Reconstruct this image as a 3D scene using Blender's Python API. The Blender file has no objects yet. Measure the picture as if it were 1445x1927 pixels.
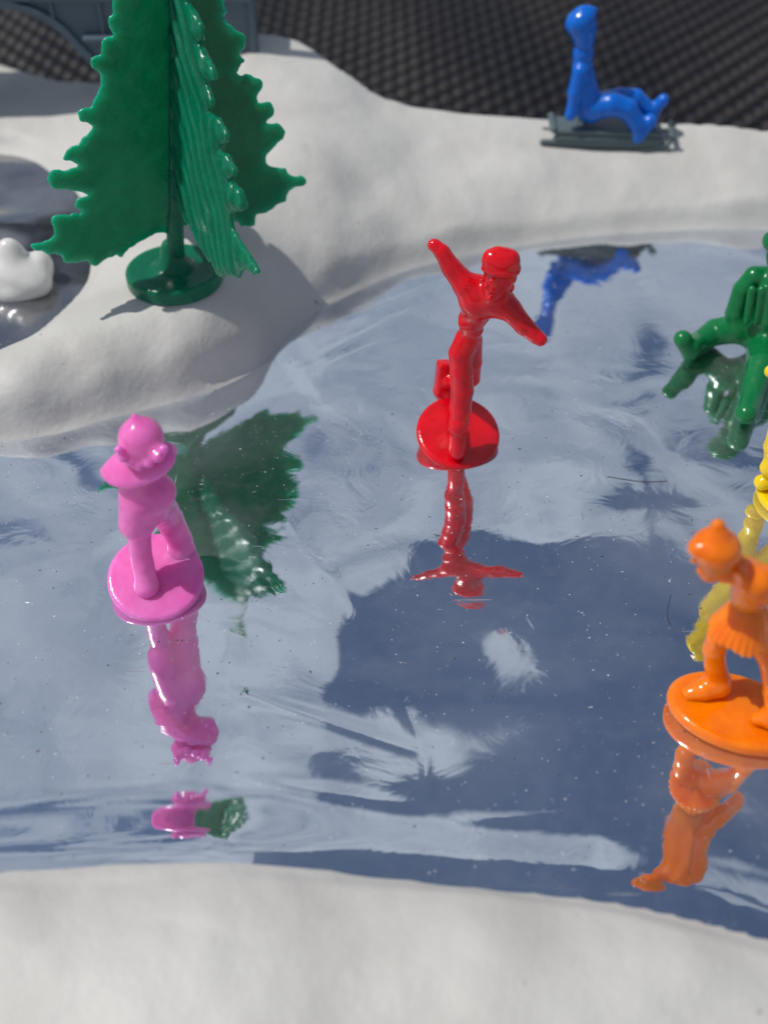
import bpy, math, random
import numpy as np
from mathutils import Vector, Matrix

# ------------------------------------------------------------------ camera, world, sun (all modelling below is in centimetres, S turns it into metres)
S = 0.01
sc = bpy.context.scene
CAM_H = 13.4; PITCH = math.radians(43.0); F = 2066.0; CX, CY = 722.5, 963.5
cam_d = bpy.data.cameras.new('camera'); cam = bpy.data.objects.new('camera', cam_d)
sc.collection.objects.link(cam); sc.camera = cam
cam.location = (0, 0, CAM_H*S)
cam.rotation_euler = (math.radians(90)-PITCH, 0, 0)
cam_d.sensor_fit = 'VERTICAL'; cam_d.sensor_height = 36.0; cam_d.sensor_width = 27.0
cam_d.lens = 36.0*F/1927.0
cam_d.clip_start = 0.005; cam_d.clip_end = 50
cam_d.dof.use_dof = True; cam_d.dof.focus_distance = 0.188; cam_d.dof.aperture_fstop = 15.0
cam_d.dof.aperture_blades = 0

SUN = Vector((0.60, 0.05, -1.0)).normalized()
sun_d = bpy.data.lights.new('sun', 'SUN'); sun_d.energy = 3.1; sun_d.angle = math.radians(0.6)
sun_d.color = (1.0, 0.955, 0.90)
sun = bpy.data.objects.new('sun', sun_d); sc.collection.objects.link(sun)
sun.rotation_euler = SUN.to_track_quat('-Z', 'Y').to_euler()
sun.location = (-0.3, 0.4, 0.6)

world = bpy.data.worlds.new('World'); sc.world = world; world.use_nodes = True
wt = world.node_tree; wt.nodes.clear()
def wn(t, **k):
    n = wt.nodes.new(t)
    for a, b in k.items(): setattr(n, a, b)
    return n
out = wn('ShaderNodeOutputWorld'); bg = wn('ShaderNodeBackground')
sky = wn('ShaderNodeTexSky'); sky.sky_type = 'NISHITA'; sky.sun_disc = False
sky.sun_elevation = math.asin(-SUN.z); sky.sun_rotation = math.atan2(-SUN.x, -SUN.y)
bg.inputs['Strength'].default_value = 0.065
tc = wn('ShaderNodeTexCoord')
mp = wn('ShaderNodeMapping'); mp.inputs['Scale'].default_value = (1.0, 1.0, 1.35)
wt.links.new(tc.outputs['Generated'], mp.inputs['Vector'])
nz = wn('ShaderNodeTexNoise'); nz.inputs['Scale'].default_value = 5.5; nz.inputs['Detail'].default_value = 9
nz.inputs['Roughness'].default_value = 0.58; nz.inputs['Distortion'].default_value = 1.3
wt.links.new(mp.outputs['Vector'], nz.inputs['Vector'])
# a clear patch of sky high ahead on the right, thin cloud elsewhere
def dirw(el, az, power, amp):
    el, az = math.radians(el), math.radians(az)
    d = (math.cos(el)*math.sin(az), math.cos(el)*math.cos(az), math.sin(el))
    dp = wn('ShaderNodeVectorMath', operation='DOT_PRODUCT'); dp.inputs[1].default_value = d
    wt.links.new(tc.outputs['Generated'], dp.inputs[0])
    mx = wn('ShaderNodeMath', operation='MAXIMUM'); mx.inputs[1].default_value = 0
    wt.links.new(dp.outputs['Value'], mx.inputs[0])
    pw = wn('ShaderNodeMath', operation='POWER'); pw.inputs[1].default_value = power
    wt.links.new(mx.outputs[0], pw.inputs[0])
    ml = wn('ShaderNodeMath', operation='MULTIPLY'); ml.inputs[1].default_value = amp
    wt.links.new(pw.outputs[0], ml.inputs[0])
    return ml.outputs[0]
acc = nz.outputs['Fac']
for a in [(36, 4, 26, 0.10), (50.5, -8, 300, 0.12), (48, -22, 60, 0.04), (66, 6, 60, 0.08)]:
    ad = wn('ShaderNodeMath', operation='ADD'); wt.links.new(acc, ad.inputs[0]); wt.links.new(dirw(*a), ad.inputs[1]); acc = ad.outputs[0]
# the clear gap has a straight left edge and a level lower edge, both frayed by the noise
nz2 = wn('ShaderNodeTexNoise'); nz2.inputs['Scale'].default_value = 9; nz2.inputs['Detail'].default_value = 5
wt.links.new(tc.outputs['Generated'], nz2.inputs['Vector'])
sx = wn('ShaderNodeSeparateXYZ'); wt.links.new(tc.outputs['Generated'], sx.inputs['Vector'])
def m2(op, a, b):
    n = wn('ShaderNodeMath', operation=op)
    for i, x in enumerate((a, b)):
        if isinstance(x, (int, float)): n.inputs[i].default_value = x
        else: wt.links.new(x, n.inputs[i])
    return n.outputs[0]
def step(v, a, b):
    n = wn('ShaderNodeMapRange'); n.interpolation_type = 'SMOOTHSTEP'; wt.links.new(v, n.inputs['Value'])
    n.inputs['From Min'].default_value = a; n.inputs['From Max'].default_value = b; return n.outputs['Result']
jit = m2('MULTIPLY', m2('SUBTRACT', nz2.outputs['Fac'], 0.5), 0.16)
azr = m2('ADD', m2('DIVIDE', sx.outputs['X'], m2('MAXIMUM', sx.outputs['Y'], 0.1)), jit)
elr = m2('ADD', sx.outputs['Z'], m2('MULTIPLY', jit, 0.5))
gap = m2('MULTIPLY', m2('MULTIPLY', step(azr, 0.03, 0.07), step(elr, 0.715, 0.74)), m2('SUBTRACT', 1.0, step(elr, 0.865, 0.90)))
gap = m2('MULTIPLY', gap, m2('SUBTRACT', 1.0, step(azr, 0.75, 0.9)))
acc = m2('SUBTRACT', acc, m2('MULTIPLY', gap, 0.27))
rp = wn('ShaderNodeValToRGB'); wt.links.new(acc, rp.inputs['Fac'])
rp.color_ramp.elements[0].position = 0.455; rp.color_ramp.elements[0].color = (0, 0, 0, 1)
rp.color_ramp.elements[1].position = 0.72; rp.color_ramp.elements[1].color = (1, 1, 1, 1)
e_ = rp.color_ramp.elements.new(0.50); e_.color = (.50, .50, .50, 1)
e_ = rp.color_ramp.elements.new(0.60); e_.color = (.72, .72, .72, 1)
mxc = wn('ShaderNodeMix', data_type='RGBA')
wt.links.new(rp.outputs['Color'], mxc.inputs['Factor'])
wt.links.new(sky.outputs['Color'], mxc.inputs['A']); mxc.inputs['B'].default_value = (6.5, 7.2, 8.3, 1)
wt.links.new(mxc.outputs['Result'], bg.inputs['Color']); wt.links.new(bg.outputs['Background'], out.inputs['Surface'])

sc.view_settings.view_transform = 'Standard'; sc.view_settings.look = 'None'
sc.view_settings.exposure = 0.0; sc.view_settings.gamma = 1.0; sc.view_settings.use_curve_mapping = False
sc.render.engine = 'CYCLES'
sc.cycles.max_bounces = 12; sc.cycles.glossy_bounces = 8; sc.cycles.use_denoising = True
sc.cycles.sample_clamp_indirect = 6.0

# ------------------------------------------------------------------ where a pixel of the photograph looks
def ray(u, v):
    a, b = (u-CX)/F, -(v-CY)/F
    c, s = math.cos(PITCH), math.sin(PITCH)
    return np.array([a, c + b*s, -s + b*c])
def G(u, v, z):
    d = ray(u, v); t = (z-CAM_H)/d[2]
    return np.array([d[0]*t, d[1]*t, z])
def A(u, v, y):
    d = ray(u, v); t = y/d[1]
    return np.array([d[0]*t, y, CAM_H + d[2]*t])
def px(p):                                    # pixels per centimetre at a point
    return F/(p[1]*math.cos(PITCH) + (CAM_H-p[2])*math.sin(PITCH))

# ------------------------------------------------------------------ materials
def mat(name, base, rough=0.3, metallic=0.0, sss=0.0, rad=(1, .4, .3), scale=0.002, bump=None, spec=0.5, coat=0.0, vary=None):
    m = bpy.data.materials.new(name); m.use_nodes = True
    nt = m.node_tree; b = nt.nodes['Principled BSDF']
    b.inputs['Base Color'].default_value = (*base, 1); b.inputs['Roughness'].default_value = rough
    b.inputs['Metallic'].default_value = metallic; b.inputs['Specular IOR Level'].default_value = spec
    b.inputs['Coat Weight'].default_value = coat; b.inputs['Coat Roughness'].default_value = 0.12
    if sss:
        b.inputs['Subsurface Weight'].default_value = sss
        b.inputs['Subsurface Radius'].default_value = rad; b.inputs['Subsurface Scale'].default_value = scale
    t = nt.nodes.new('ShaderNodeTexCoord')
    if bump:
        prev = None
        for (sc_, dist, det) in bump:
            n = nt.nodes.new('ShaderNodeTexNoise'); n.inputs['Scale'].default_value = sc_; n.inputs['Detail'].default_value = det
            nt.links.new(t.outputs['Object'], n.inputs['Vector'])
            bp = nt.nodes.new('ShaderNodeBump'); bp.inputs['Distance'].default_value = dist; bp.inputs['Strength'].default_value = 1
            nt.links.new(n.outputs['Fac'], bp.inputs['Height'])
            if prev: nt.links.new(prev.outputs['Normal'], bp.inputs['Normal'])
            prev = bp
        nt.links.new(prev.outputs['Normal'], b.inputs['Normal'])
    if sss:
        n = nt.nodes.new('ShaderNodeTexNoise'); n.inputs['Scale'].default_value = 330; n.inputs['Detail'].default_value = 6; n.inputs['Roughness'].default_value = 0.7
        nt.links.new(t.outputs['Object'], n.inputs['Vector'])
        mr = nt.nodes.new('ShaderNodeMapRange'); nt.links.new(n.outputs['Fac'], mr.inputs['Value'])
        mr.inputs['From Min'].default_value = 0.35; mr.inputs['From Max'].default_value = 0.7
        mr.inputs['To Min'].default_value = rough-0.06; mr.inputs['To Max'].default_value = rough+0.10
        nt.links.new(mr.outputs['Result'], b.inputs['Roughness'])
    if vary:
        sc_, col2 = vary
        n = nt.nodes.new('ShaderNodeTexNoise'); n.inputs['Scale'].default_value = sc_; n.inputs['Detail'].default_value = 4
        nt.links.new(t.outputs['Object'], n.inputs['Vector'])
        r = nt.nodes.new('ShaderNodeValToRGB'); nt.links.new(n.outputs['Fac'], r.inputs['Fac'])
        r.color_ramp.elements[0].position = 0.35; r.color_ramp.elements[0].color = (*base, 1)
        r.color_ramp.elements[1].position = 0.7; r.color_ramp.elements[1].color = (*col2, 1)
        nt.links.new(r.outputs['Color'], b.inputs['Base Color'])
    return m
PB = [(180, 0.00026, 3), (900, 0.00007, 3)]
M = {}
M['red']    = mat('red_plastic',    (0.74, 0.001, 0.010), 0.17, coat=0.35, sss=0.6, rad=(1, .06, .08), scale=0.0045, spec=.4, bump=PB, vary=(230, (0.50, 0.001, 0.007)))
M['pink']   = mat('pink_plastic',   (0.87, 0.205, 0.56), 0.17, coat=0.35, sss=0.7, rad=(1, .35, .75), scale=0.0040, bump=PB, vary=(230, (0.76, 0.13, 0.45)))
M['orange'] = mat('orange_plastic', (0.95, 0.225, 0.0), 0.17, coat=0.35, sss=0.6, rad=(1, .35, .02), scale=0.0042, spec=.4, bump=PB, vary=(230, (0.80, 0.155, 0.0)))
M['blue']   = mat('blue_plastic',   (0.0, 0.135, 0.60), 0.24, sss=0.30, rad=(.1, .3, 1), scale=0.0025, bump=PB)
M['green']  = mat('green_plastic',  (0.002, 0.16, 0.045), 0.22, sss=0.35, rad=(.1, 1, .4), scale=0.0025, bump=PB)
M['yellow'] = mat('yellow_plastic', (0.80, 0.55, 0.003), 0.22, sss=0.45, rad=(1, .8, .1), scale=0.0030, bump=PB)
M['tree']   = mat('tree_plastic',   (0.0, 0.125, 0.064), 0.25, sss=0.8, rad=(.1, 1, .7), scale=0.0060, spec=.35, bump=[(260, 0.00025, 4), (1200, 0.00004, 2)], vary=(90, (0.0, 0.155, 0.080)))
M['sled']   = mat('sled_plastic',   (0.085, 0.12, 0.125), 0.38, bump=PB)
M['bridge'] = mat('bridge_plastic', (0.085, 0.125, 0.16), 0.34, bump=PB)
M['rock']   = mat('rock_plastic',   (0.72, 0.71, 0.68), 0.16, sss=0.2, rad=(1, 1, .9), scale=0.002, bump=[(120, 0.0005, 3)])
HAIR = mat('hair', (0.02, 0.016, 0.014), 0.5)
M['leaf']   = mat('leaf', (0.16, 0.17, 0.02), 0.6, bump=PB)

def snow_mat():
    m = mat('snow_vinyl', (0.545, 0.538, 0.510), 0.56, bump=[(28, 0.0016, 3), (130, 0.00050, 5), (900, 0.00008, 3)], spec=0.4)
    nt = m.node_tree; b = nt.nodes['Principled BSDF']; t = [n for n in nt.nodes if n.type == 'TEX_COORD'][0]
    n = nt.nodes.new('ShaderNodeTexNoise'); n.inputs['Scale'].default_value = 45; n.inputs['Detail'].default_value = 6
    nt.links.new(t.outputs['Object'], n.inputs['Vector'])
    r = nt.nodes.new('ShaderNodeValToRGB'); nt.links.new(n.outputs['Fac'], r.inputs['Fac'])
    e = r.color_ramp.elements; e[0].position = 0.30; e[0].color = (0.47, 0.46, 0.43, 1); e[1].position = 0.55; e[1].color = (0.545, 0.538, 0.510, 1)
    # specks of dirt
    n2 = nt.nodes.new('ShaderNodeTexNoise'); n2.inputs['Scale'].default_value = 420; n2.inputs['Detail'].default_value = 2
    nt.links.new(t.outputs['Object'], n2.inputs['Vector'])
    r2 = nt.nodes.new('ShaderNodeValToRGB'); nt.links.new(n2.outputs['Fac'], r2.inputs['Fac'])
    e = r2.color_ramp.elements; e[0].position = 0.20; e[0].color = (0.30, 0.24, 0.20, 1); e[1].position = 0.235; e[1].color = (1, 1, 1, 1)
    mx = nt.nodes.new('ShaderNodeMix'); mx.data_type = 'RGBA'; mx.blend_type = 'MULTIPLY'; mx.inputs['Factor'].default_value = 0.75
    nt.links.new(r.outputs['Color'], mx.inputs['A']); nt.links.new(r2.outputs['Color'], mx.inputs['B'])
    nt.links.new(mx.outputs['Result'], b.inputs['Base Color'])
    return m
M['snow'] = snow_mat()

def foil_mat(dull=False):
    m = bpy.data.materials.new('mirror_foil'); m.use_nodes = True
    nt = m.node_tree; b = nt.nodes['Principled BSDF']; L = nt.links.new
    t = nt.nodes.new('ShaderNodeTexCoord')
    def noise(s, d, dist=0.0, sc3=None):
        n = nt.nodes.new('ShaderNodeTexNoise'); n.inputs['Scale'].default_value = s; n.inputs['Detail'].default_value = d; n.inputs['Distortion'].default_value = dist
        if sc3:
            mpn = nt.nodes.new('ShaderNodeMapping'); mpn.inputs['Scale'].default_value = sc3[0]; mpn.inputs['Rotation'].default_value = sc3[1]
            L(t.outputs['Object'], mpn.inputs['Vector']); L(mpn.outputs['Vector'], n.inputs['Vector'])
        else: L(t.outputs['Object'], n.inputs['Vector'])
        return n
    def ramp(src, stops):
        r = nt.nodes.new('ShaderNodeValToRGB'); L(src, r.inputs['Fac'])
        while len(r.color_ramp.elements) < len(stops): r.color_ramp.elements.new(0.5)
        for e, (p, c) in zip(r.color_ramp.elements, stops): e.position = p; e.color = (c, c, c, 1)
        return r.outputs['Color']
    def math_(op, a, bb, clamp=False):
        n = nt.nodes.new('ShaderNodeMath'); n.operation = op; n.use_clamp = clamp
        for i, x in enumerate((a, bb)):
            if isinstance(x, (int, float)): n.inputs[i].default_value = x
            else: L(x, n.inputs[i])
        return n.outputs[0]
    # worn, hazed patches scatter a little sunlight; the rest is mirror
    haze = ramp(noise(24, 7, 1.2).outputs['Fac'], [(0.42, 0.0), (0.62, 1.0)])
    fine = ramp(noise(380, 4).outputs['Fac'], [(0.45, 0.0), (0.8, 1.0)])
    # hairline scratches in two directions
    s1 = ramp(noise(60, 2, 0.3, ((1, 26, 1), (0, 0, 0.5))).outputs['Fac'], [(0.74, 0.0), (0.78, 1.0)])
    s2 = ramp(noise(70, 2, 0.3, ((24, 1, 1), (0, 0, 1.0))).outputs['Fac'], [(0.75, 0.0), (0.79, 1.0)])
    msk = ramp(noise(70, 2).outputs['Fac'], [(0.50, 0.0), (0.58, 1.0)])
    scr = math_('MULTIPLY', math_('MAXIMUM', s1, s2), msk)
    dust = ramp(noise(1700, 1).outputs['Fac'], [(0.755, 0.0), (0.785, 1.0)])
    dark = ramp(noise(1300, 1, 0.5).outputs['Fac'], [(0.235, 1.0), (0.26, 0.0)])
    dif = math_('ADD', math_('MULTIPLY', haze, 0.05), 0.012)
    dif = math_('ADD', dif, math_('MULTIPLY', fine, 0.02))
    dif = math_('ADD', dif, math_('MULTIPLY', scr, 0.22))
    dif = math_('ADD', dif, math_('MULTIPLY', dust, 0.5), True)
    b.inputs['Metallic'].default_value = 1.0
    b.inputs['Base Color'].default_value = (0.34, 0.34, 0.36, 1) if dull else (0.80, 0.84, 0.90, 1)
    L(math_('ADD', math_('MULTIPLY', haze, 0.035), 0.16 if dull else 0.02), b.inputs['Roughness'])
    # dents
    bp1 = nt.nodes.new('ShaderNodeBump'); bp1.inputs['Distance'].default_value = 0.00004; L(noise(110, 3, 0.8).outputs['Fac'], bp1.inputs['Height'])
    bp2 = nt.nodes.new('ShaderNodeBump'); bp2.inputs['Distance'].default_value = 0.0004; bp2.inputs['Strength'].default_value = 0.5
    L(scr, bp2.inputs['Height']); L(bp1.outputs['Normal'], bp2.inputs['Normal'])
    L(bp2.outputs['Normal'], b.inputs['Normal'])
    d = nt.nodes.new('ShaderNodeBsdfDiffuse')
    mc = nt.nodes.new('ShaderNodeMix'); mc.data_type = 'RGBA'; L(dark, mc.inputs['Factor'])
    mc.inputs['A'].default_value = (0.78, 0.80, 0.84, 1); mc.inputs['B'].default_value = (0.05, 0.045, 0.05, 1)
    L(mc.outputs['Result'], d.inputs['Color'])
    mx = nt.nodes.new('ShaderNodeMixShader'); L(math_('MAXIMUM', dif, math_('MULTIPLY', dark, 0.8)), mx.inputs['Fac'])
    L(b.outputs['BSDF'], mx.inputs[1]); L(d.outputs['BSDF'], mx.inputs[2])
    L(mx.outputs['Shader'], nt.nodes['Material Output'].inputs['Surface'])
    return m
M['foil'] = foil_mat(); M['dull_foil'] = foil_mat(True)

def weave_mat():
    m = mat('woven_plastic', (0.018, 0.016, 0.020), 0.5, spec=0.3, bump=[(700, 0.0001, 2)])
    nt = m.node_tree; b = nt.nodes['Principled BSDF']; t = [n for n in nt.nodes if n.type == 'TEX_COORD'][0]
    # sunlit glints on the upper strands painted as broad brownish bands, recesses nearly black
    n = nt.nodes.new('ShaderNodeTexNoise'); n.inputs['Scale'].default_value = 15; n.inputs['Detail'].default_value = 3
    mp_ = nt.nodes.new('ShaderNodeMapping'); mp_.inputs['Scale'].default_value = (1, 0.3, 1); nt.links.new(t.outputs['Object'], mp_.inputs['Vector']); nt.links.new(mp_.outputs['Vector'], n.inputs['Vector'])
    r = nt.nodes.new('ShaderNodeValToRGB'); nt.links.new(n.outputs['Fac'], r.inputs['Fac'])
    e = r.color_ramp.elements; e[0].position = 0.42; e[0].color = (0.004, 0.004, 0.007, 1); e[1].position = 0.62; e[1].color = (0.034, 0.027, 0.025, 1)
    sx = nt.nodes.new('ShaderNodeSeparateXYZ'); nt.links.new(t.outputs['Object'], sx.inputs['Vector'])
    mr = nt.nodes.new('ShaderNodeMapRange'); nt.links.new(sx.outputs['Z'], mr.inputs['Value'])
    mr.inputs['From Min'].default_value = -0.0142; mr.inputs['From Max'].default_value = -0.0134      # shade in the recesses of the weave, painted in by height
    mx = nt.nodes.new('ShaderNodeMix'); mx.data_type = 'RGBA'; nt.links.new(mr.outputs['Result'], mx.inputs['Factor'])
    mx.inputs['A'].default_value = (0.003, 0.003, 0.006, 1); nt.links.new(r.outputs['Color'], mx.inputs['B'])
    nt.links.new(mx.outputs['Result'], b.inputs['Base Color'])
    return m
M['weave'] = weave_mat()

# ------------------------------------------------------------------ scene bookkeeping
C = sc.collection
def empty(name, loc, label, cat, group=None, rz=0.0):
    o = bpy.data.objects.new(name, None); C.objects.link(o); o.empty_display_size = 0.005
    o.location = (loc[0]*S, loc[1]*S, loc[2]*S); o.rotation_euler = (0, 0, rz)
    o['label'] = label; o['category'] = cat
    if group: o['group'] = group
    return o
def link_mesh(name, V, Fc, m, parent=None, smooth=True):
    """vertices in world centimetres; a child is stored relative to its Empty"""
    V = np.asarray(V, float)*S
    if parent is not None: V = V - np.array(parent.location)
    me = bpy.data.meshes.new(name); me.from_pydata(V.tolist(), [], Fc if isinstance(Fc, list) else Fc.tolist())
    if smooth: me.polygons.foreach_set('use_smooth', [True]*len(me.polygons))
    me.materials.append(m); me.update()
    o = bpy.data.objects.new(name, me); C.objects.link(o)
    if parent is not None: o.parent = parent
    return o

# ------------------------------------------------------------------ implicit modelling: distance fields meshed by surface nets
def vl(a): return np.asarray(a, float)
def cap(a, b, ra, rb):
    a, b = vl(a), vl(b)
    def f(P):
        ba = b-a; pa = P-a; h = np.clip((pa@ba)/(ba@ba+1e-12), 0, 1)
        return np.linalg.norm(pa-h[..., None]*ba, axis=-1) - (ra+(rb-ra)*h)
    f.bb = (np.minimum(a-ra, b-rb), np.maximum(a+ra, b+rb)); return f
def ell(c, r, R=None):
    c, r = vl(c), vl(r); Rm = np.array(R) if R is not None else np.eye(3)
    def f(P):
        q = (P-c)@Rm; k0 = np.linalg.norm(q/r, axis=-1); k1 = np.linalg.norm(q/(r*r), axis=-1)
        return k0*(k0-1)/(k1+1e-9)
    m = r.max(); f.bb = (c-m, c+m); return f
def box(c, h, R=None, rd=0.03):
    c, h = vl(c), vl(h); Rm = np.array(R) if R is not None else np.eye(3)
    def f(P):
        q = np.abs((P-c)@Rm) - (h-rd)
        return np.linalg.norm(np.maximum(q, 0), axis=-1) + np.minimum(q.max(-1), 0) - rd
    m = np.linalg.norm(h); f.bb = (c-m, c+m); return f
def disc(c, a, b_, h, R=None, rd=0.05):
    """oval disc, semi-axes a and b_, half thickness h"""
    c = vl(c); Rm = np.array(R) if R is not None else np.eye(3)
    def f(P):
        q = (P-c)@Rm; k = np.sqrt((q[..., 0]/a)**2 + (q[..., 1]/b_)**2)
        d0 = (k-1)*min(a, b_)*0.5*(1+1) + rd; d1 = np.abs(q[..., 2]) - h + rd
        return np.sqrt(np.maximum(d0, 0)**2 + np.maximum(d1, 0)**2) + np.minimum(np.maximum(d0, d1), 0) - rd
    m = max(a, b_, h); f.bb = (c-m, c+m); return f
def smin(d1, d2, k):
    if k <= 0: return np.minimum(d1, d2)
    h = np.clip(k-np.abs(d1-d2), 0, None)/k
    return np.minimum(d1, d2) - h*h*k*0.25
def surf(name, prims, m, parent, res=0.03, k=0.1, post=None, pad=0.12):
    lo = np.min([p[0].bb[0] for p in prims], 0)-pad; hi = np.max([p[0].bb[1] for p in prims], 0)+pad
    n = np.ceil((hi-lo)/res).astype(int)+1
    ax = [lo[i]+res*np.arange(n[i]) for i in range(3)]
    D = np.full(n, 1e3, np.float64)
    for p in prims:
        fn, kk = p[0], (p[1] if len(p) > 1 else k)
        # only evaluate round the primitive
        mrg = kk+3*res+0.05
        i0 = np.clip(np.floor((fn.bb[0]-mrg-lo)/res).astype(int), 0, n-1); i1 = np.clip(np.ceil((fn.bb[1]+mrg-lo)/res).astype(int)+1, 1, n)
        sl = tuple(slice(a, b) for a, b in zip(i0, i1))
        P = np.stack(np.meshgrid(ax[0][sl[0]], ax[1][sl[1]], ax[2][sl[2]], indexing='ij'), -1)
        D[sl] = smin(D[sl], fn(P), kk)
    if post is not None:
        P = np.stack(np.meshgrid(*ax, indexing='ij'), -1); D = post(P, D)
    return nets(name, D, lo, res, m, parent)
def nets(name, D, lo, res, m, parent):
    ins = D < 0; n = np.array(D.shape)
    c = [ins[i:n[0]-1+i, j:n[1]-1+j, k:n[2]-1+k] for i in (0, 1) for j in (0, 1) for k in (0, 1)]
    s = sum(x.astype(np.int8) for x in c); act = (s > 0) & (s < 8)
    idx = np.full(act.shape, -1, np.int64); I = np.argwhere(act); idx[act] = np.arange(len(I))
    acc = np.zeros((len(I), 3)); cnt = np.zeros(len(I))
    corners = [(i, j, k) for i in (0, 1) for j in (0, 1) for k in (0, 1)]
    val = {cr: D[I[:, 0]+cr[0], I[:, 1]+cr[1], I[:, 2]+cr[2]] for cr in corners}
    for a in corners:
        for axn in range(3):
            if a[axn] == 0:
                b = list(a); b[axn] = 1; b = tuple(b)
                da, db = val[a], val[b]; x = (da < 0) != (db < 0)
                t = np.where(x, da/(da-db+1e-15), 0)
                p = np.tile(np.array(a, float), (len(I), 1)); p[:, axn] = t
                acc[x] += p[x]; cnt += x
    V = lo + res*(I + acc/cnt[:, None])
    Fs = []
    for axn in range(3):
        o1, o2 = [(1, 2), (2, 0), (0, 1)][axn]
        a = ins; sl0 = [slice(None)]*3; sl1 = [slice(None)]*3; sl0[axn] = slice(0, -1); sl1[axn] = slice(1, None)
        x = a[tuple(sl0)] != a[tuple(sl1)]; E = np.argwhere(x)
        ok = (E[:, o1] > 0) & (E[:, o2] > 0) & (E[:, o1] < n[o1]-1) & (E[:, o2] < n[o2]-1); E = E[ok]
        def cell(d1, d2):
            Q = E.copy(); Q[:, o1] -= d1; Q[:, o2] -= d2; return idx[Q[:, 0], Q[:, 1], Q[:, 2]]
        q = np.stack([cell(0, 0), cell(1, 0), cell(1, 1), cell(0, 1)], 1)
        fl = ins[E[:, 0], E[:, 1], E[:, 2]]
        q[~fl] = q[~fl][:, ::-1]
        Fs.append(q[(q >= 0).all(1)])
    return link_mesh(name, V, np.concatenate(Fs), m, parent)
def rotm(rx=0, ry=0, rz=0):
    return Matrix.Rotation(math.radians(rz), 3, 'Z') @ Matrix.Rotation(math.radians(ry), 3, 'Y') @ Matrix.Rotation(math.radians(rx), 3, 'X')

class Fig:
    """figure modelling: joints are read off the photograph and given their own depth"""
    def __init__(s): s.p = []
    def c(s, a, b, ra, rb, k=0.1):
        s.p.append((cap(a, b, ra/px(a), rb/px(b)), k)); return s
    def chain(s, pts, k=0.1):
        fs = [cap(a, b, ra/px(a), rb/px(b)) for (a, ra), (b, rb) in zip(pts[:-1], pts[1:])]
        def f(P):
            d = fs[0](P)
            for g in fs[1:]: d = smin(d, g(P), 0.035)
            return d
        f.bb = (np.min([g.bb[0] for g in fs], 0), np.max([g.bb[1] for g in fs], 0))
        s.p.append((f, k)); return s
    def e(s, c, r, R=None, k=0.1):
        s.p.append((ell(c, vl(r)/px(c), R), k)); return s
    def add(s, f, k=0.05): s.p.append((f, k)); return s

# ------------------------------------------------------------------ relief: smooth noise
rng = np.random.RandomState(7)
def wave_field(X, Y, L, n, seed, aniso=(1, 1)):
    r = np.random.RandomState(seed); Z = np.zeros_like(X)
    for i in range(n):
        th = r.uniform(0, 2*math.pi); k = 2*math.pi/(L*r.uniform(0.7, 1.5)); ph = r.uniform(0, 2*math.pi)
        Z += np.sin(k*(math.cos(th)*X*aniso[0] + math.sin(th)*Y*aniso[1]) + ph)
    return Z/math.sqrt(n)
def vnoise(X, Y, cell, seed):
    r = np.random.RandomState(seed); T = r.uniform(-1, 1, (128, 128))
    x, y = X/cell + 500.3, Y/cell + 500.7; i, j = np.floor(x).astype(int), np.floor(y).astype(int); fx, fy = x-i, y-j
    fx, fy = fx*fx*fx*(fx*(fx*6-15)+10), fy*fy*fy*(fy*(fy*6-15)+10)
    g = lambda a, b: T[a % 128, b % 128]
    return (g(i, j)*(1-fx)+g(i+1, j)*fx)*(1-fy) + (g(i, j+1)*(1-fx)+g(i+1, j+1)*fx)*fy
def catmull(P, n=8):
    P = np.asarray(P, float); Q = []
    P2 = np.vstack([2*P[0]-P[1], P, 2*P[-1]-P[-2]])
    for i in range(1, len(P2)-2):
        p0, p1, p2, p3 = P2[i-1:i+3]
        for t in np.linspace(0, 1, n, endpoint=False):
            Q.append(0.5*((2*p1)+(-p0+p2)*t+(2*p0-5*p1+4*p2-p3)*t*t+(-p0+3*p1-3*p2+p3)*t**3))
    Q.append(P[-1]); return np.array(Q)
def poly_sd(X, Y, poly):
    """signed distance to a closed polygon, negative inside"""
    d = np.full(X.shape, 1e9); ins = np.zeros(X.shape, bool); n = len(poly)
    for i in range(n):
        ax_, ay = poly[i]; bx, by = poly[(i+1) % n]
        ex, ey = bx-ax_, by-ay; wx, wy = X-ax_, Y-ay
        t = np.clip((wx*ex+wy*ey)/(ex*ex+ey*ey+1e-12), 0, 1)
        d = np.minimum(d, (wx-ex*t)**2+(wy-ey*t)**2)
        c = ((ay <= Y) & (by > Y)) | ((by <= Y) & (ay > Y))
        xi = ax_ + (Y-ay)*ex/(ey if abs(ey) > 1e-12 else 1e-12)
        ins ^= c & (X < xi)
    d = np.sqrt(d); return np.where(ins, -d, d)
def grid_faces(nx, ny):
    i = np.arange(nx-1)[:, None]*ny + np.arange(ny-1)[None, :]
    return np.stack([i, i+ny, i+ny+1, i+1], -1).reshape(-1, 4)

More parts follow.
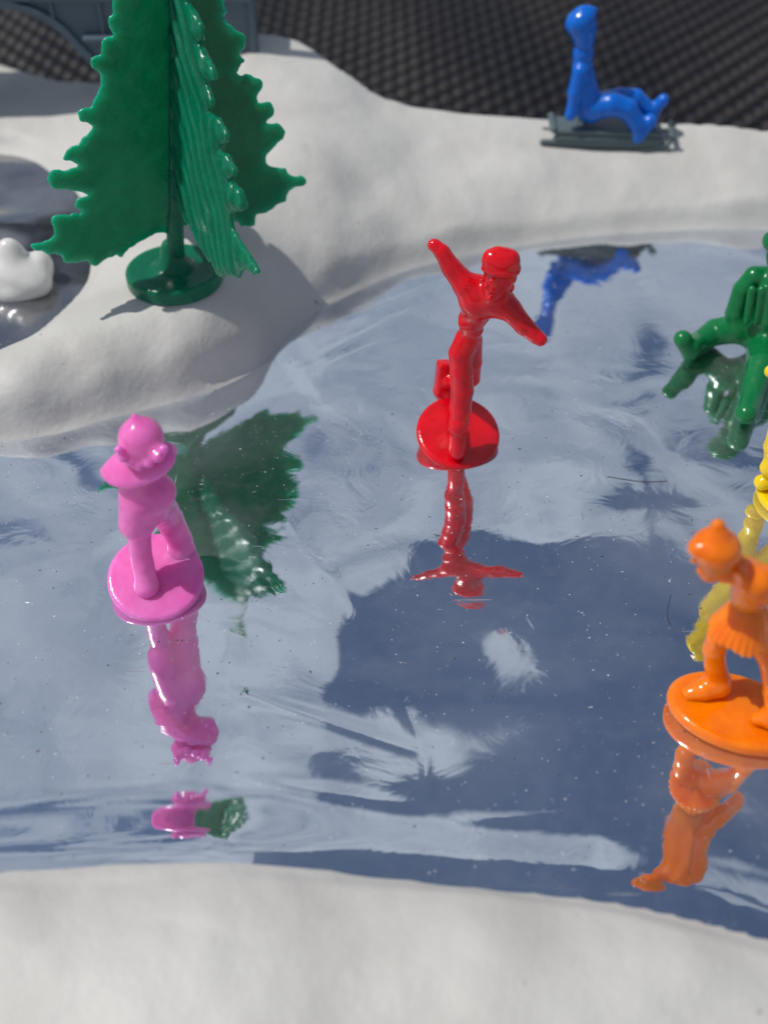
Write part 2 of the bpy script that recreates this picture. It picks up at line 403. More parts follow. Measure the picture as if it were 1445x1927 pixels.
LIP = 0.25
back_px = [(-500, 880), (-200, 858), (0, 832), (110, 818), (200, 792), (300, 766), (400, 735), (465, 706), (500, 676), (560, 615), (640, 562), (760, 511), (900, 476), (1050, 452), (1150, 441), (1300, 433), (1445, 432), (1700, 436), (2100, 445)]
front_px = [(-500, 1700), (-200, 1665), (0, 1648), (200, 1635), (450, 1627), (700, 1640), (1000, 1668), (1200, 1700), (1445, 1765), (1700, 1850), (2000, 1960)]
back = catmull([G(u, v, 0)[:2] for u, v in back_px]); front = catmull([G(u, v, LIP)[:2] for u, v in front_px])
shore = np.vstack([back, front[::-1]])
stream_px = [(-400, 300), (-150, 292), (0, 290), (60, 305), (115, 340), (150, 385), (176, 440), (170, 500), (150, 548), (100, 600), (50, 640), (0, 664), (-150, 720), (-400, 800)]
STZ = 0.7
stream = catmull([G(u, v, STZ)[:2] for u, v in stream_px])
fx_, fy_ = front[:, 0], front[:, 1]; erfc = np.vectorize(math.erfc)
o_ = np.argsort(fx_)
def foil_z(X, Y):
    d = Y - np.interp(X, fx_[o_], fy_[o_])
    # the film curls up gently at the near bank: steepest a few millimetres out, flatter again under the snow
    dc = np.clip(d, -0.3, 9); g = lambda t, c, w: w*0.886*erfc((t-c)/w)
    q = np.clip((X+2.4)/2.4, 0, 1); q = q*q*(3-2*q)
    z = 0.070*g(dc, 2.0, 1.1) + (0.27*(1-q)+0.13*q)*g(dc, 0.64, 0.56)
    # and drops off a low plateau in front of the red skater
    z = z - (0.018 + 0.085*np.exp(-((X-1.3)/1.9)**2))*g(Y, 12.55, 1.05)
    calm = np.clip(d/2.5, 0.25, 1)
    wx = X + 0.5*vnoise(X, Y, 2.3, 3); wy = Y + 0.5*vnoise(X, Y, 2.1, 4)
    w = 0.017*vnoise(wx, wy, 2.6, 11) + 0.0060*vnoise(wx, wy*1.25, 1.15, 12) + 0.0008*vnoise(wx, wy, 0.5, 13)
    z = z + w*calm
    z = z - 0.070*(X+2.8)*np.exp(-((X+2.8)/2.2)**2-((Y-14.6)/2.6)**2)    # the film leans to the right before the fir tree
    # long creases pulled into the film near the far bank, and one fold in front
    for (a, b, wd, am) in CREASES:
        ex, ey = b[0]-a[0], b[1]-a[1]; L2 = ex*ex+ey*ey
        t = np.clip(((X-a[0])*ex+(Y-a[1])*ey)/L2, 0, 1)
        dd = np.hypot(X-a[0]-t*ex, Y-a[1]-t*ey)
        z = z + 0.55*am*np.exp(-(dd/wd)**2)*np.sin(np.pi*np.clip(t, 0.0, 1))**0.5
    return z
CREASES = []
for (u0, v0, u1, v1, wd, am) in [(560, 690, 820, 560, .07, .008), (520, 730, 760, 625, .06, .006), (640, 600, 860, 520, .08, .008),
                                 (410, 1290, 800, 1410, .11, .012), (800, 1400, 805, 1520, .06, .008), (805, 1520, 430, 1470, .12, .010),
                                 (800, 1400, 690, 1180, .10, .008), (700, 1180, 500, 930, .12, .006), (430, 1180, 410, 1290, .10, .006), (850, 1540, 1250, 1535, .12, .008)]:
    CREASES.append((G(u0, v0, 0)[:2], G(u1, v1, 0)[:2], wd, am))

# ------------------------------------------------------------------ snow terrain
ctrl = []
for u, v, z in [(0, 700, 1.05), (150, 655, 1.2), (300, 610, 1.3), (400, 620, 1.05), (330, 530, 1.5), (240, 560, 1.45), (430, 460, 1.65), (560, 420, 1.45), (620, 480, .85), (480, 630, .65),
                (200, 745, .55), (50, 780, .5), (350, 700, .6), (-200, 720, 1.0), (-200, 800, .5),
                (700, 400, 1.1), (650, 330, 1.75), (700, 280, 1.75), (600, 200, 2.35), (640, 140, 2.55), (560, 92, 2.85), (480, 100, 2.95), (430, 200, 2.3), (420, 300, 1.9),
                (700, 200, 2.0), (760, 300, 1.4), (800, 228, 1.65), (1000, 240, 1.45), (1150, 246, 1.40), (1300, 256, 1.40), (1445, 262, 1.40), (1800, 280, 1.4),
                (850, 330, 1.1), (1000, 330, 1.05), (1200, 330, .95), (1445, 330, .95), (1000, 385, .6), (1300, 375, .55), (850, 420, .65), (1445, 390, .5), (1800, 380, .6),
                (0, 250, 1.1), (100, 235, 1.2), (190, 250, 1.4), (260, 330, 1.55), (0, 150, 1.5), (190, 172, 1.55), (100, 160, 1.5), (-200, 160, 1.5), (220, 430, 1.45), (-300, 230, 1.4),
                (0, 1715, .75), (400, 1705, .78), (900, 1750, .75), (1300, 1825, .68), (0, 1900, .65), (700, 1900, .7), (1300, 1925, .60), (-300, 1800, .5), (1700, 1960, .4)]:
    p = G(u, v, z); ctrl.append((p[0], p[1], z))
for p in back[::10]: ctrl.append((p[0], p[1], 0.12))
for p in front[::10]: ctrl.append((p[0], p[1], LIP+.03))
for p in stream[::12]: ctrl.append((p[0], p[1], STZ+.12))
for x in (-10, -4, 2, 8): ctrl.append((x, 2.0, -0.6))
for x in (-14, 13):
    for y in (6, 12): ctrl.append((x, y, 0.9))
ctrl = np.array(ctrl)
def rbf_fit(c):
    d = np.hypot(c[:, None, 0]-c[None, :, 0], c[:, None, 1]-c[None, :, 1])
    K = np.where(d > 0, d*d*np.log(d+1e-9), 0) + 0.02*np.eye(len(c)); Pm = np.column_stack([np.ones(len(c)), c[:, 0], c[:, 1]])
    Aq = np.block([[K, Pm], [Pm.T, np.zeros((3, 3))]]); return np.linalg.solve(Aq, np.concatenate([c[:, 2], np.zeros(3)]))
wts = rbf_fit(ctrl)
def rbf(X, Y):
    Z = wts[-3] + wts[-2]*X + wts[-1]*Y
    for (cx, cy, _), w in zip(ctrl, wts[:-3]):
        d2 = (X-cx)**2+(Y-cy)**2; Z = Z + w*0.5*d2*np.log(d2+1e-12)
    return Z
edge_pts = np.array([G(u, v, z)[:2] for u, v, z in [(-400, 118, 1.5), (-200, 120, 1.5), (0, 128, 1.5), (100, 156, 1.5), (190, 163, 1.55), (300, 120, 2.2), (400, 72, 2.9), (480, 64, 2.95), (560, 80, 2.88), (640, 138, 2.5), (700, 186, 2.0), (760, 208, 1.75), (830, 220, 1.6), (1000, 230, 1.45), (1150, 238, 1.40), (1300, 246, 1.40), (1445, 256, 1.40), (1900, 270, 1.4)]])
TABLE = -1.2
def terrain_z(X, Y):
    h = rbf(X, Y)
    h = h + 0.035*vnoise(X, Y, 1.7, 21) + 0.02*vnoise(X, Y, 0.8, 22) + 0.010*vnoise(X, Y, 0.38, 23)
    for (u0, v0, u1, v1, z0, wd, am) in [(60, 765, 400, 690, .6, .05, -.02), (120, 700, 330, 655, 1.1, .05, -.018), (780, 440, 1100, 405, .5, .06, -.025), (200, 1760, 640, 1775, .7, .06, -.02), (560, 250, 620, 380, 1.9, .07, -.02)]:
        a, b = G(u0, v0, z0)[:2], G(u1, v1, z0)[:2]; ex, ey = b-a; t = np.clip(((X-a[0])*ex+(Y-a[1])*ey)/(ex*ex+ey*ey), 0, 1)
        dd = np.hypot(X-a[0]-t*ex, Y-a[1]-t*ey-0.12*np.sin(t*7)); h = h + am*np.exp(-(dd/wd)**2)*np.sin(np.pi*t)
    for u, v, z0, r0, am in [(680, 350, 1.5, .55, -.16), (655, 395, 1.2, .4, -.08), (740, 260, 1.8, .6, .10), (700, 425, 1.0, .6, .10), (900, 350, 1.0, .9, .08), (560, 330, 1.6, .8, .10)]:
        p = G(u, v, z0); h = h + am*np.exp(-((X-p[0])**2+(Y-p[1])**2)/r0**2)
    fz = foil_z(X, Y); sd = poly_sd(X, Y, shore)
    w = np.clip(sd/0.35, 0, 1); w = w*w*(3-2*w)
    hh = np.where(sd > 0, fz + np.maximum(h-fz, 0.10)*w + 0.25*np.minimum(sd, 0.15), fz-np.minimum(0.35, -sd*1.5))
    s2 = poly_sd(X, Y, stream); w2 = np.clip(s2/0.5, 0, 1); w2 = w2*w2*(3-2*w2)
    hh = np.where(s2 > 0, np.where(s2 < 0.5, STZ+(hh-STZ)*w2 + 0.2*np.minimum(s2, 0.15)*(1-w2), hh), STZ-np.minimum(0.3, -s2*1.2))
    ye = np.interp(X, edge_pts[:, 0], edge_pts[:, 1])
    t = np.clip((Y-ye)/0.7, 0, 1); t = t*t*(3-2*t)
    hh = hh*(1-t) + (TABLE-0.3)*t
    t = np.clip((2.0-Y)/0.7, 0, 1); return hh*(1-t) + (TABLE-0.3)*t
def heightfield(name, fn, x0, x1, y0, y1, res, m):
    xs = np.arange(x0, x1+res, res); ys = np.arange(y0, y1+res, res)
    X, Y = np.meshgrid(xs, ys, indexing='ij'); Z = fn(X, Y)
    return link_mesh(name, np.stack([X, Y, Z], -1).reshape(-1, 3), grid_faces(len(xs), len(ys)), m)
def ground_at(x, y):
    return float(terrain_z(np.array([[x]]), np.array([[y]]))[0, 0])

o = heightfield('snow_terrain', terrain_z, -17, 16, 1.0, 32.5, 0.085, M['snow']); o['kind'] = 'structure'
def foil_masked(name, fn, poly, x0, x1, y0, y1, res, grow):
    xs = np.arange(x0, x1+res, res); ys = np.arange(y0, y1+res, res)
    X, Y = np.meshgrid(xs, ys, indexing='ij'); sd = poly_sd(X, Y, poly); keep = sd < grow
    idx = np.full(X.shape, -1); idx[keep] = np.arange(keep.sum())
    Fq = grid_faces(len(xs), len(ys)); q = idx.reshape(-1)[Fq]; q = q[(q >= 0).all(1)]
    Z = fn(X, Y); V = np.stack([X, Y, Z], -1)[keep]
    ob = link_mesh(name, V, q, M['foil' if 'pond' in name else 'dull_foil']); ob['kind'] = 'structure'; return ob
foil_masked('pond_ice', foil_z, shore, -15, 15, 5.5, 25.5, 0.055, 0.12)
def stream_z(X, Y): return STZ + 0.05*vnoise(X, Y, 2.2, 31) + 0.02*vnoise(X, Y, 0.8, 32) + 0.22*np.exp(-(((X+9.4)/1.3)**2+((Y-23.3)/0.9)**2))
foil_masked('stream_ice', stream_z, stream, -16, -4.5, 15.5, 28, 0.06, 0.12)

# ------------------------------------------------------------------ woven table
CWX, CWY = 0.46, 0.54
def weave_z(X, Y):
    i = np.floor(X/CWX); j = np.floor(Y/CWY); u = X/CWX-i; v = Y/CWY-j; ev = ((i+j) % 2) == 0
    # even cells show the strand running across, odd cells the one running away
    a = np.clip(np.sin(np.pi*u), 0, 1)**0.4*(1-np.abs(2*v-1)**4)*(0.8+0.25*v); b = np.sin(np.pi*v)*np.sqrt(np.clip(1-(2*u-1)**2*1.15, 0, 1))
    return TABLE - 0.24 + np.where(ev, 0.17*a, 0.05*b - 0.05) + 0.02*vnoise(X, Y, 3, 5)
o = heightfield('woven_tabletop', weave_z, -26, 26, 25.0, 60, 0.075, M['weave']); o['kind'] = 'structure'
slab = np.array([(x, y, z) for x in (-60, 60) for y in (-40, 90) for z in (TABLE-0.6, TABLE-0.3)], float)
def boxfaces(): return [(0, 1, 3, 2), (4, 6, 7, 5), (0, 4, 5, 1), (2, 3, 7, 6), (0, 2, 6, 4), (1, 5, 7, 3)]
o = link_mesh('table_slab', slab, boxfaces(), M['weave'], smooth=False); o['kind'] = 'structure'

# ------------------------------------------------------------------ toy tree: four toothed fins on a trunk over a round foot
tb = G(330, 520, 1.62); TZ = ground_at(tb[0], tb[1]); tb[2] = TZ
tree = empty('toy_tree', tb, 'tall green plastic fir tree with toothed fins on the snow bank', 'toy tree')
th0 = math.radians(27)
tax = A(328, 0, tb[1]-0.25)-tb; tax = tax/np.linalg.norm(tax)                    # the toy leans a little to the right
TR = np.array(Vector((0, 0, 1)).rotation_difference(Vector(tax)).to_matrix())
def fin_local(outline, ang):
    d = TR@np.array([math.cos(ang), math.sin(ang), 0]); nrm = TR@np.array([-math.sin(ang), math.cos(ang), 0]); res = []
    for u, v in outline:
        r = ray(u, v); cpos = np.array([0, 0, CAM_H]); t = ((tb-cpos)@nrm)/(r@nrm); p = cpos+t*r
        res.append(((p-tb)@d, (p-tb)@tax))
    return res
left_px = [(322, 440), (300, 438), (270, 452), (240, 472), (228, 484), (215, 480), (198, 490), (180, 500), (170, 497), (168, 490), (150, 493), (125, 494), (110, 480), (88, 478), (60, 467), (62, 457), (90, 453), (102, 440), (98, 425), (103, 407), (125, 403), (150, 402), (150, 396), (141, 386), (145, 374), (164, 371), (162, 364), (120, 357), (95, 352), (89, 338), (98, 322), (120, 320), (146, 314), (146, 307), (124, 302), (122, 288), (135, 278), (152, 270), (156, 258), (168, 250), (172, 236), (150, 228), (146, 212), (158, 205), (172, 203), (172, 190), (186, 180), (188, 152), (190, 142), (172, 128), (169, 113), (180, 104), (190, 102), (190, 75), (206, 71), (214, 66), (203, 45), (205, 33), (212, 26), (207, 12), (213, 0)]
right_px = [(345, 425), (440, 415), (452, 424), (470, 425), (480, 422), (484, 405), (500, 400), (515, 390), (528, 382), (540, 378), (542, 366), (553, 352), (572, 349), (578, 338), (568, 330), (555, 332), (541, 324), (538, 316), (522, 313), (505, 308), (504, 290), (520, 272), (533, 262), (537, 245), (528, 232), (515, 230), (501, 232), (514, 214), (514, 197), (505, 191), (486, 195), (484, 180), (492, 165), (495, 152), (482, 147), (466, 138), (455, 142), (447, 137), (452, 124), (460, 114), (452, 101), (462, 82), (461, 66), (447, 55), (430, 44), (419, 30), (427, 20), (424, 0)]
front_px_ = [(345, 395), (362, 432), (378, 465), (398, 492), (412, 516), (422, 520), (440, 518), (446, 522), (452, 519), (458, 508), (464, 505), (474, 515), (486, 514), (485, 505), (474, 485), (462, 470), (450, 446), (440, 430), (437, 400), (459, 396), (456, 372), (448, 352), (436, 342), (432, 338), (443, 328), (440, 310), (430, 295), (415, 280), (425, 272), (430, 258), (423, 238), (411, 222), (395, 210), (402, 195), (396, 170), (390, 155), (404, 150), (406, 140), (398, 120), (388, 102), (376, 82), (382, 74), (380, 50), (370, 25), (355, 5)]
def finish(poly, top):
    r0, z0 = poly[-1]; n = 7; ex = []
    for i in range(1, n):
        f = i/n; rr = r0*(1-f)**0.85; zz = z0+(top-z0)*f
        ex += [(rr*1.0+0.10, zz-0.12), (rr*0.86, zz-0.02)]
    r0s = poly[0]
    return catmull(poly+ex+[(0.06, top), (-0.05, top), (-0.05, r0s[1])], 3)
TOP = 7.5
def make_fin(outline, ang, ridged, seed, put=None):
    poly = finish(fin_local(outline, ang), TOP); res = 0.038
    lo = np.array([-0.1, -0.2, min(p[1] for p in poly)-0.1]); hi = np.array([max(p[0] for p in poly)+0.12, 0.2, TOP+0.15])
    xs = np.arange(lo[0], hi[0], res); zs = np.arange(lo[2], hi[2], res); ys = np.arange(lo[1], hi[1], res)
    X, Z = np.meshgrid(xs, zs, indexing='ij'); sd = poly_sd(X, Z, poly) + 0.028*vnoise(X, Z, 0.11, seed+2)
    nn = vnoise(X, Z, 0.6, seed)
    q = (Z + 0.80*X + 0.08*X*X + 0.10*nn)
    saw = (q/0.52) % 1.0
    rid = 0.075*np.where(saw < 0.84, saw/0.84, (1-saw)/0.16)*(0.9+0.5*vnoise(X, Z, .7, seed+1))
    Aq = (Z*0.60 + X*0.80) + 0.12*nn + 0.05*vnoise(X, Z, .3, seed+11); Bq = (-Z*0.70 + X*0.72)
    rid2 = 0.013*np.abs(vnoise(Aq, Bq*0.38, 0.17, seed+5)) + 0.005*vnoise(Aq, Bq*0.5, 0.08, seed+6)
    th = 0.062 + (rid + rid2 if ridged else 0.06*rid + 0.2*rid2) + 0.006*vnoise(X, Z, .25, seed+3)
    th = th*np.clip(0.45 - sd/0.30, 0.45, 1)
    Y = ys[None, :, None]; d0 = sd[:, None, :]+0.03; d1 = np.abs(Y)-th[:, None, :]+0.03
    D = np.sqrt(np.maximum(d0, 0)**2+np.maximum(d1, 0)**2) + np.minimum(np.maximum(d0, d1), 0) - 0.03
    ob = nets('branch_fin', D, np.array([xs[0], ys[0], zs[0]]), res, M['tree'], None)
    co = np.zeros(len(ob.data.vertices)*3); ob.data.vertices.foreach_get('co', co); co = co.reshape(-1, 3)
    if put is not None: ang = put
    d = np.array([math.cos(ang), math.sin(ang), 0]); nrm = np.array([-math.sin(ang), math.cos(ang), 0])
    co = co[:, :1]*(TR@d) + co[:, 1:2]*(TR@nrm) + co[:, 2:]*tax
    ob.data.vertices.foreach_set('co', co.reshape(-1)); ob.data.update(); ob.parent = tree
    return ob
make_fin(left_px, th0+math.pi, False, 41)
make_fin(right_px, th0, False, 43)
make_fin(front_px_, th0-math.pi/2, True, 45)
f4 = make_fin(right_px, th0, True, 47, th0+math.pi/2)          # the fourth fin, at the back, has the outline of the right one
T3 = tb
surf('trunk', [(cap(T3+tax*0.15, T3+tax*1.4, .20, .16),), (cap(T3+tax*1.4, T3+tax*TOP, .15, .07), .1)], M['tree'], tree, 0.035)
surf('foot', [(disc(T3+[0, 0, 0.10], 0.98, 0.98, 0.17, rd=0.08),), (cap(T3+[0, 0, .3], T3+[0, 0, .7], .34, .2), .25)], M['tree'], tree, 0.035)

# ------------------------------------------------------------------ grey plastic bridge with an arch, on the far edge of the board
BY = 28.3
def B(u, v): p = A(u, v, BY); return (p[0], p[2])
br = empty('toy_bridge', (B(0, 10)[0], BY, ground_at(B(480, 95)[0], BY)), 'slate grey plastic arched bridge with ribbed panels, behind the fir tree', 'toy bridge')
arch_px = [(-420, 190), (-330, 105), (-220, 50), (-110, 18), (0, 12), (40, 18), (75, 30), (115, 56), (150, 92), (185, 130), (215, 180), (235, 240)]
arch = catmull([B(u, v) for u, v in arch_px], 6)
xr = B(484, 95)[0]; zb = B(480, 100)[1]-0.25; ztop = 5.6; xl = arch[0][0]-1.4
def prism(name, outline, y0, y1, m, parent):
    n = len(outline); V = [(x, y0, z) for x, z in outline]+[(x, y1, z) for x, z in outline]
    import mathutils.geometry as mg
    tris = mg.tessellate_polygon([[Vector((x, z, 0)) for x, z in outline]])
    Fc = [tuple(t) for t in tris]+[tuple(n+i for i in reversed(t)) for t in tris]
    Fc += [(i, (i+1) % n, n+(i+1) % n, n+i) for i in range(n)]
    ob = link_mesh(name, V, Fc, m, parent, smooth=False)
    import bmesh
    bm = bmesh.new(); bm.from_mesh(ob.data); bmesh.ops.recalc_face_normals(bm, faces=bm.faces); bm.to_mesh(ob.data); bm.free()
    return ob
wall = [(p[0], p[1]) for p in arch]
foot_r = [(arch[-1][0]+0.05, 1.0), (B(330, 200)[0], 1.6), (xr-0.9, zb), (xr, zb)]
outline = [(xl, 0.9)]+[(arch[0][0], 0.9)]+wall+foot_r+[(xr, ztop), (xl, ztop)]
prism('side_panel', outline, BY, BY+0.14, M['bridge'], br)
# raised rim that follows the arch
V = []; Fc = []; n = len(arch); tang = np.gradient(arch, axis=0); tang /= np.linalg.norm(tang, axis=1)[:, None]; nr = np.stack([-tang[:, 1], tang[:, 0]], 1)
for i in range(n):
    a = arch[i]; w = nr[i]*0.17
    V += [(a[0]-nr[i][0]*0.02, BY-0.16, a[1]-nr[i][1]*0.02), (a[0]+w[0], BY-0.16, a[1]+w[1]), (a[0]+w[0], BY+0.02, a[1]+w[1]), (a[0]-nr[i][0]*0.02, BY+0.9, a[1]-nr[i][1]*0.02)]
for i in range(n-1):
    for k in range(4):
        Fc.append((4*i+k, 4*i+(k+1) % 4, 4*i+4+(k+1) % 4, 4*i+4+k))
ob = link_mesh('arch_rim', V, Fc, M['bridge'], br, smooth=False)
md = ob.modifiers.new('bevel', 'BEVEL'); md.width = 0.0003; md.segments = 2
def rib(u0, z0, z1, w=0.05, dep=0.10):
    x = B(u0, 50)[0]
    surf('rib', [(box(((x), BY-dep/2+0.01, (z0+z1)/2), (w, dep/2+0.03, (z1-z0)/2), rd=0.03),)], M['bridge'], br, 0.03)
for u0, v0 in [(105, 45), (195, 92), (300, 100), (393, 95), (476, 92), (-60, 0), (-230, 30)]:
    rib(u0, B(u0, v0)[1]-0.02, ztop)
surf('ledge', [(box(((B(160, 68)[0]+B(300, 68)[0])/2, BY-0.12, B(200, 68)[1]), ((B(300, 68)[0]-B(160, 68)[0])/2, 0.16, 0.06), rd=0.03),)], M['bridge'], br, 0.03)
surf('handrail', [(box(((xl+xr)/2, BY-0.02, B(300, -2)[1]+0.04), ((xr-xl)/2-.02, 0.14, 0.07), rd=0.03),)], M['bridge'], br, 0.035)
surf('end_post', [(box((xr-0.06, BY+0.05, (zb+ztop)/2), (0.10, 0.17, (ztop-zb)/2+0.1), rd=0.05),)], M['bridge'], br, 0.03)
# deck, and the far side wall
V = []
surf('deck', [(box(((xl+xr)/2, BY+1.1, 4.35), ((xr-xl)/2-.05, 1.05, 0.08), rd=0.03),)], M['bridge'], br, 0.06)

# ------------------------------------------------------------------ white rock on the little stream
rk = G(45, 545, STZ)
def RK(u, v, dy): return A(u, v, rk[1]+dy)
f = Fig()
f.e(RK(38, 520, 0), (42, 40, 40), k=.2).e(RK(20, 478, .1), (26, 24, 30), k=.3).e(RK(62, 530, -.1), (38, 30, 30), k=.25).e(RK(30, 545, -.15), (44, 32, 22), k=.25).e(RK(80, 505, .3), (22, 30, 36), k=.2).e(RK(-10, 520, .1), (40, 40, 36), k=.25)
rock = surf('snow_boulder', f.p, M['rock'], None, 0.035, post=lambda P, D: D+0.03*vnoise(P[..., 0]+P[..., 2]*.7, P[..., 1]+P[..., 2], .5, 9))
rock['label'] = 'glossy white plastic boulder lying on the silver stream left of the fir tree'; rock['category'] = 'boulder'

# ------------------------------------------------------------------ figures
SK = 'plastic skater figurines on the mirror pond'
def base(parent, c, a, b_, m, R=None, h=0.09, lipw=0.05):
    Rm = R if R is not None else Matrix.Identity(3)
    up = np.array(Rm @ Vector((0, 0, 1)))
    return surf('base', [(disc(c-up*0.02, a, b_, h, R=Rm, rd=0.07),), (disc(c-up*(h+0.02), a-lipw, b_-lipw, 0.08, R=Rm, rd=0.05), 0.02)], m, parent, 0.03)

# --- pink child
pc = G(293, 1083, 0.31); r0 = 90/px(pc)
e = empty('skater_figurine', (pc[0], pc[1], 0), 'pink child figurine in a bobble hat on a round base on the pond', 'toy figure', SK)
base(e, pc-[0, 0, .04], r0, r0, M['pink'], rotm(20, 4, 0))
y = pc[1]; fr = G(277, 1100, .34); yf = fr[1]
f = Fig()
f.chain([(fr, 21), (A(270, 1062, yf+.10), 20), (A(264, 1030, yf+.18), 21), (A(262, 985, yf+.25), 24)], .12)
f.c(G(277, 1105, .3), G(277, 1080, .32), 21, 18)
bk = G(345, 1052, .22)
f.chain([(bk, 28), (A(338, 1015, bk[1]+.05), 24), (A(318, 975, bk[1]-.05), 27), (A(295, 945, y+.15), 34)], .14)
f.c(A(262, 925, y), A(254, 975, y-.05), 38, 28, .1).c(A(243, 986, y-.1), A(272, 990, y-.22), 17, 17, .03).c(A(262, 945, y-.1), A(258, 985, y-.12), 36, 34, .05).c(A(298, 925, y), A(290, 960, y), 34, 26, .12)
f.c(A(262, 895, y), A(278, 930, y), 38, 42, .15)
f.add(ell(A(262, 874, y-.12), np.array([69, 40, 17])/px(pc), rotm(28, -19, 0)), .06)
f.chain([(A(206, 889, y+.0), 17), (A(236, 886, y-.1), 18), (A(290, 872, y-.1), 18), (A(320, 848, y+.05), 15)], .08)
f.e(A(265, 850, y-.05), (34, 34, 34), k=.1)
surf('body', f.p, M['pink'], e, 0.028)
f = Fig()
f.e(A(266, 824, y-.02), (43, 42, 41), k=.1).c(A(262, 806, y), A(252, 782, y), 30, 5, .06)
for u, v, r in [(232, 860, 11), (247, 869, 10), (263, 876, 11), (281, 871, 10), (298, 860, 11), (224, 846, 9), (308, 845, 10)]:
    f.e(A(u, v, y-.36), (r, r, r*.9), k=.05)
f.c(A(234, 852, y-.22), A(298, 850, y-.22), 16, 17, .08)
surf('bobble_hat', f.p, M['pink'], e, 0.028)

# --- red skater with arms spread
rc = G(862, 812, 0.30); r0 = 79/px(rc)
e = empty('skater_figurine', (rc[0], rc[1], 0), 'red skater figurine in a flat cap, both arms spread, on a round base', 'toy figure', SK)
RR = rotm(21, 6, 0)
base(e, rc-[0, 0, .04], r0, r0, M['red'], RR)
fr = G(861, 846, .32); yf = fr[1]; y = rc[1]
f = Fig()
f.c(G(860, 850, .26), G(862, 815, .32), 16, 17, .06)
f.chain([(A(862, 835, yf), 16), (A(862, 800, yf+.05), 17), (A(866, 770, yf+.08), 20), (A(870, 735, yf+.1), 21), (A(868, 700, yf+.12), 21), (A(866, 665, yf+.15), 22), (A(880, 635, yf+.2), 23)], .14)
f.c(A(863, 797, yf), A(861, 803, yf), 19, 19, .03)
bk = G(833, 742, .40); yb = bk[1]-0.15
f.chain([(A(888, 640, yf+.3), 20), (A(889, 680, yf+.45), 18), (A(888, 712, yf+.55), 15), (A(865, 722, (yf+yb)/2+.3), 13), (A(842, 718, yb), 14)], .08)
f.add(box((A(832, 712, yb)+A(836, 712, yb))/2, (.15, .14, .36), R=rotm(-10, 6, 10), rd=.06), .08)
f.c(A(832, 738, yb), A(845, 745, yb-.1), 17, 14, .06)
f.c(A(884, 612, yf+.15), A(902, 572, yf+.05), 21, 35, .08).c(A(895, 560, yf), A(936, 568, yf-.1), 34, 30, .1)
f.c(A(882, 600, yf+.1), A(890, 618, yf+.15), 20, 20, .04)
f.chain([(A(905, 545, yf), 28), (A(875, 535, yf), 24), (A(850, 505, yf+.1), 19), (A(832, 475, yf+.2), 15), (A(820, 463, yf+.25), 12.5)], .12)
f.e(A(816, 461, yf+.25), (12, 12, 12), k=.03).c(A(834, 472, yf+.2), A(840, 470, yf+.2), 7, 4, .04)
f.chain([(A(930, 560, yf-.1), 30), (A(960, 583, yf-.25), 22), (A(985, 612, yf-.4), 18), (A(1010, 634, yf-.55), 14.5)], .12)
f.e(A(1017, 639, yf-.6), (12.5, 12.5, 13), k=.02)
hy = yf-.3
f.c(A(928, 560, hy+.15), A(935, 535, hy), 20, 26, .1)
f.c(A(940, 518, hy+.02), A(924, 559, hy-.1), 33, 13, .06)
f.e(A(915, 539, hy-.32), (5, 7, 8), k=.05).e(A(925, 553, hy-.30), (8, 4, 3), k=.03).e(A(922, 562, hy-.25), (7, 5, 5), k=.04).e(A(907, 528, hy-.28), (5, 4, 4), k=.03).e(A(926, 528, hy-.33), (6, 4, 4), k=.03)
f.e(A(962, 540, hy+.05), (6, 8, 10), k=.04)
f.chain([(A(888, 612, yf-.08), 4), (A(868, 610, yf+.0), 4), (A(905, 608, yf-.0), 4)], .08)
surf('body', f.p, M['red'], e, 0.024)
f = Fig()
f.e(A(941, 495, hy), (35, 34, 27), R=rotm(-15, 10, 0), k=.05).c(A(925, 484, hy-.05), A(960, 487, hy-.05), 16, 18, .1)
f.e(A(941, 508, hy-.03), (37, 35, 11), R=rotm(-15, 6, 0), k=.03).e(A(966, 504, hy-.05), (14, 12, 8), k=.06).c(A(935, 470, hy), A(950, 474, hy), 5, 5, .08)
surf('cap', f.p, M['red'], e, 0.024)

# --- orange skater girl
oc = G(1389, 1333, 0.24); L0, R0_ = G(1254, 1305, .24), G(1524, 1375, .24)
ang = math.degrees(math.atan2(R0_[1]-L0[1], R0_[0]-L0[0])); la = 0.5*np.linalg.norm(R0_-L0); lb = 74/px(oc)/0.84
e = empty('skater_figurine', (oc[0], oc[1], 0), 'orange girl figurine in a pleated skirt bending forward on a wide oval base', 'toy figure', SK)
base(e, oc-[0, 0, .09], la, lb, M['orange'], rotm(0, 0, ang) @ rotm(-2, 2, 0), h=0.11, lipw=0.07)
f = Fig(); y = oc[1]
ft = G(1345, 1285, .42); ya = ft[1]
f.chain([(G(1298, 1305, .30), 16), (G(1322, 1298, .36), 21), (G(1350, 1290, .40), 23)], .1)
f.chain([(G(1352, 1285, .40), 23), (A(1345, 1250, ya), 20), (A(1343, 1222, ya), 21), (A(1352, 1200, ya), 23), (A(1378, 1175, ya+.05), 30)], .1)
fg = G(1440, 1350, .38); yg = fg[1]
f.chain([(G(1425, 1353, .32), 14), (fg, 18), (G(1470, 1368, .36), 18)], .1)
f.chain([(A(1455, 1345, yg), 15), (A(1452, 1300, yg+.1), 17), (A(1452, 1250, yg+.25), 22), (A(1430, 1190, yg+.5), 32)], .1)
yw = ya-.05
f.chain([(A(1405, 1150, yw+.05), 30), (A(1412, 1115, yw), 36), (A(1408, 1085, yw-.05), 34), (A(1385, 1068, yw-.1), 24)], .12)
f.chain([(A(1425, 1095, yw-.25), 30), (A(1462, 1085, yw-.1), 26), (A(1500, 1120, yw), 20), (A(1510, 1170, yw-.1), 15)], .1)
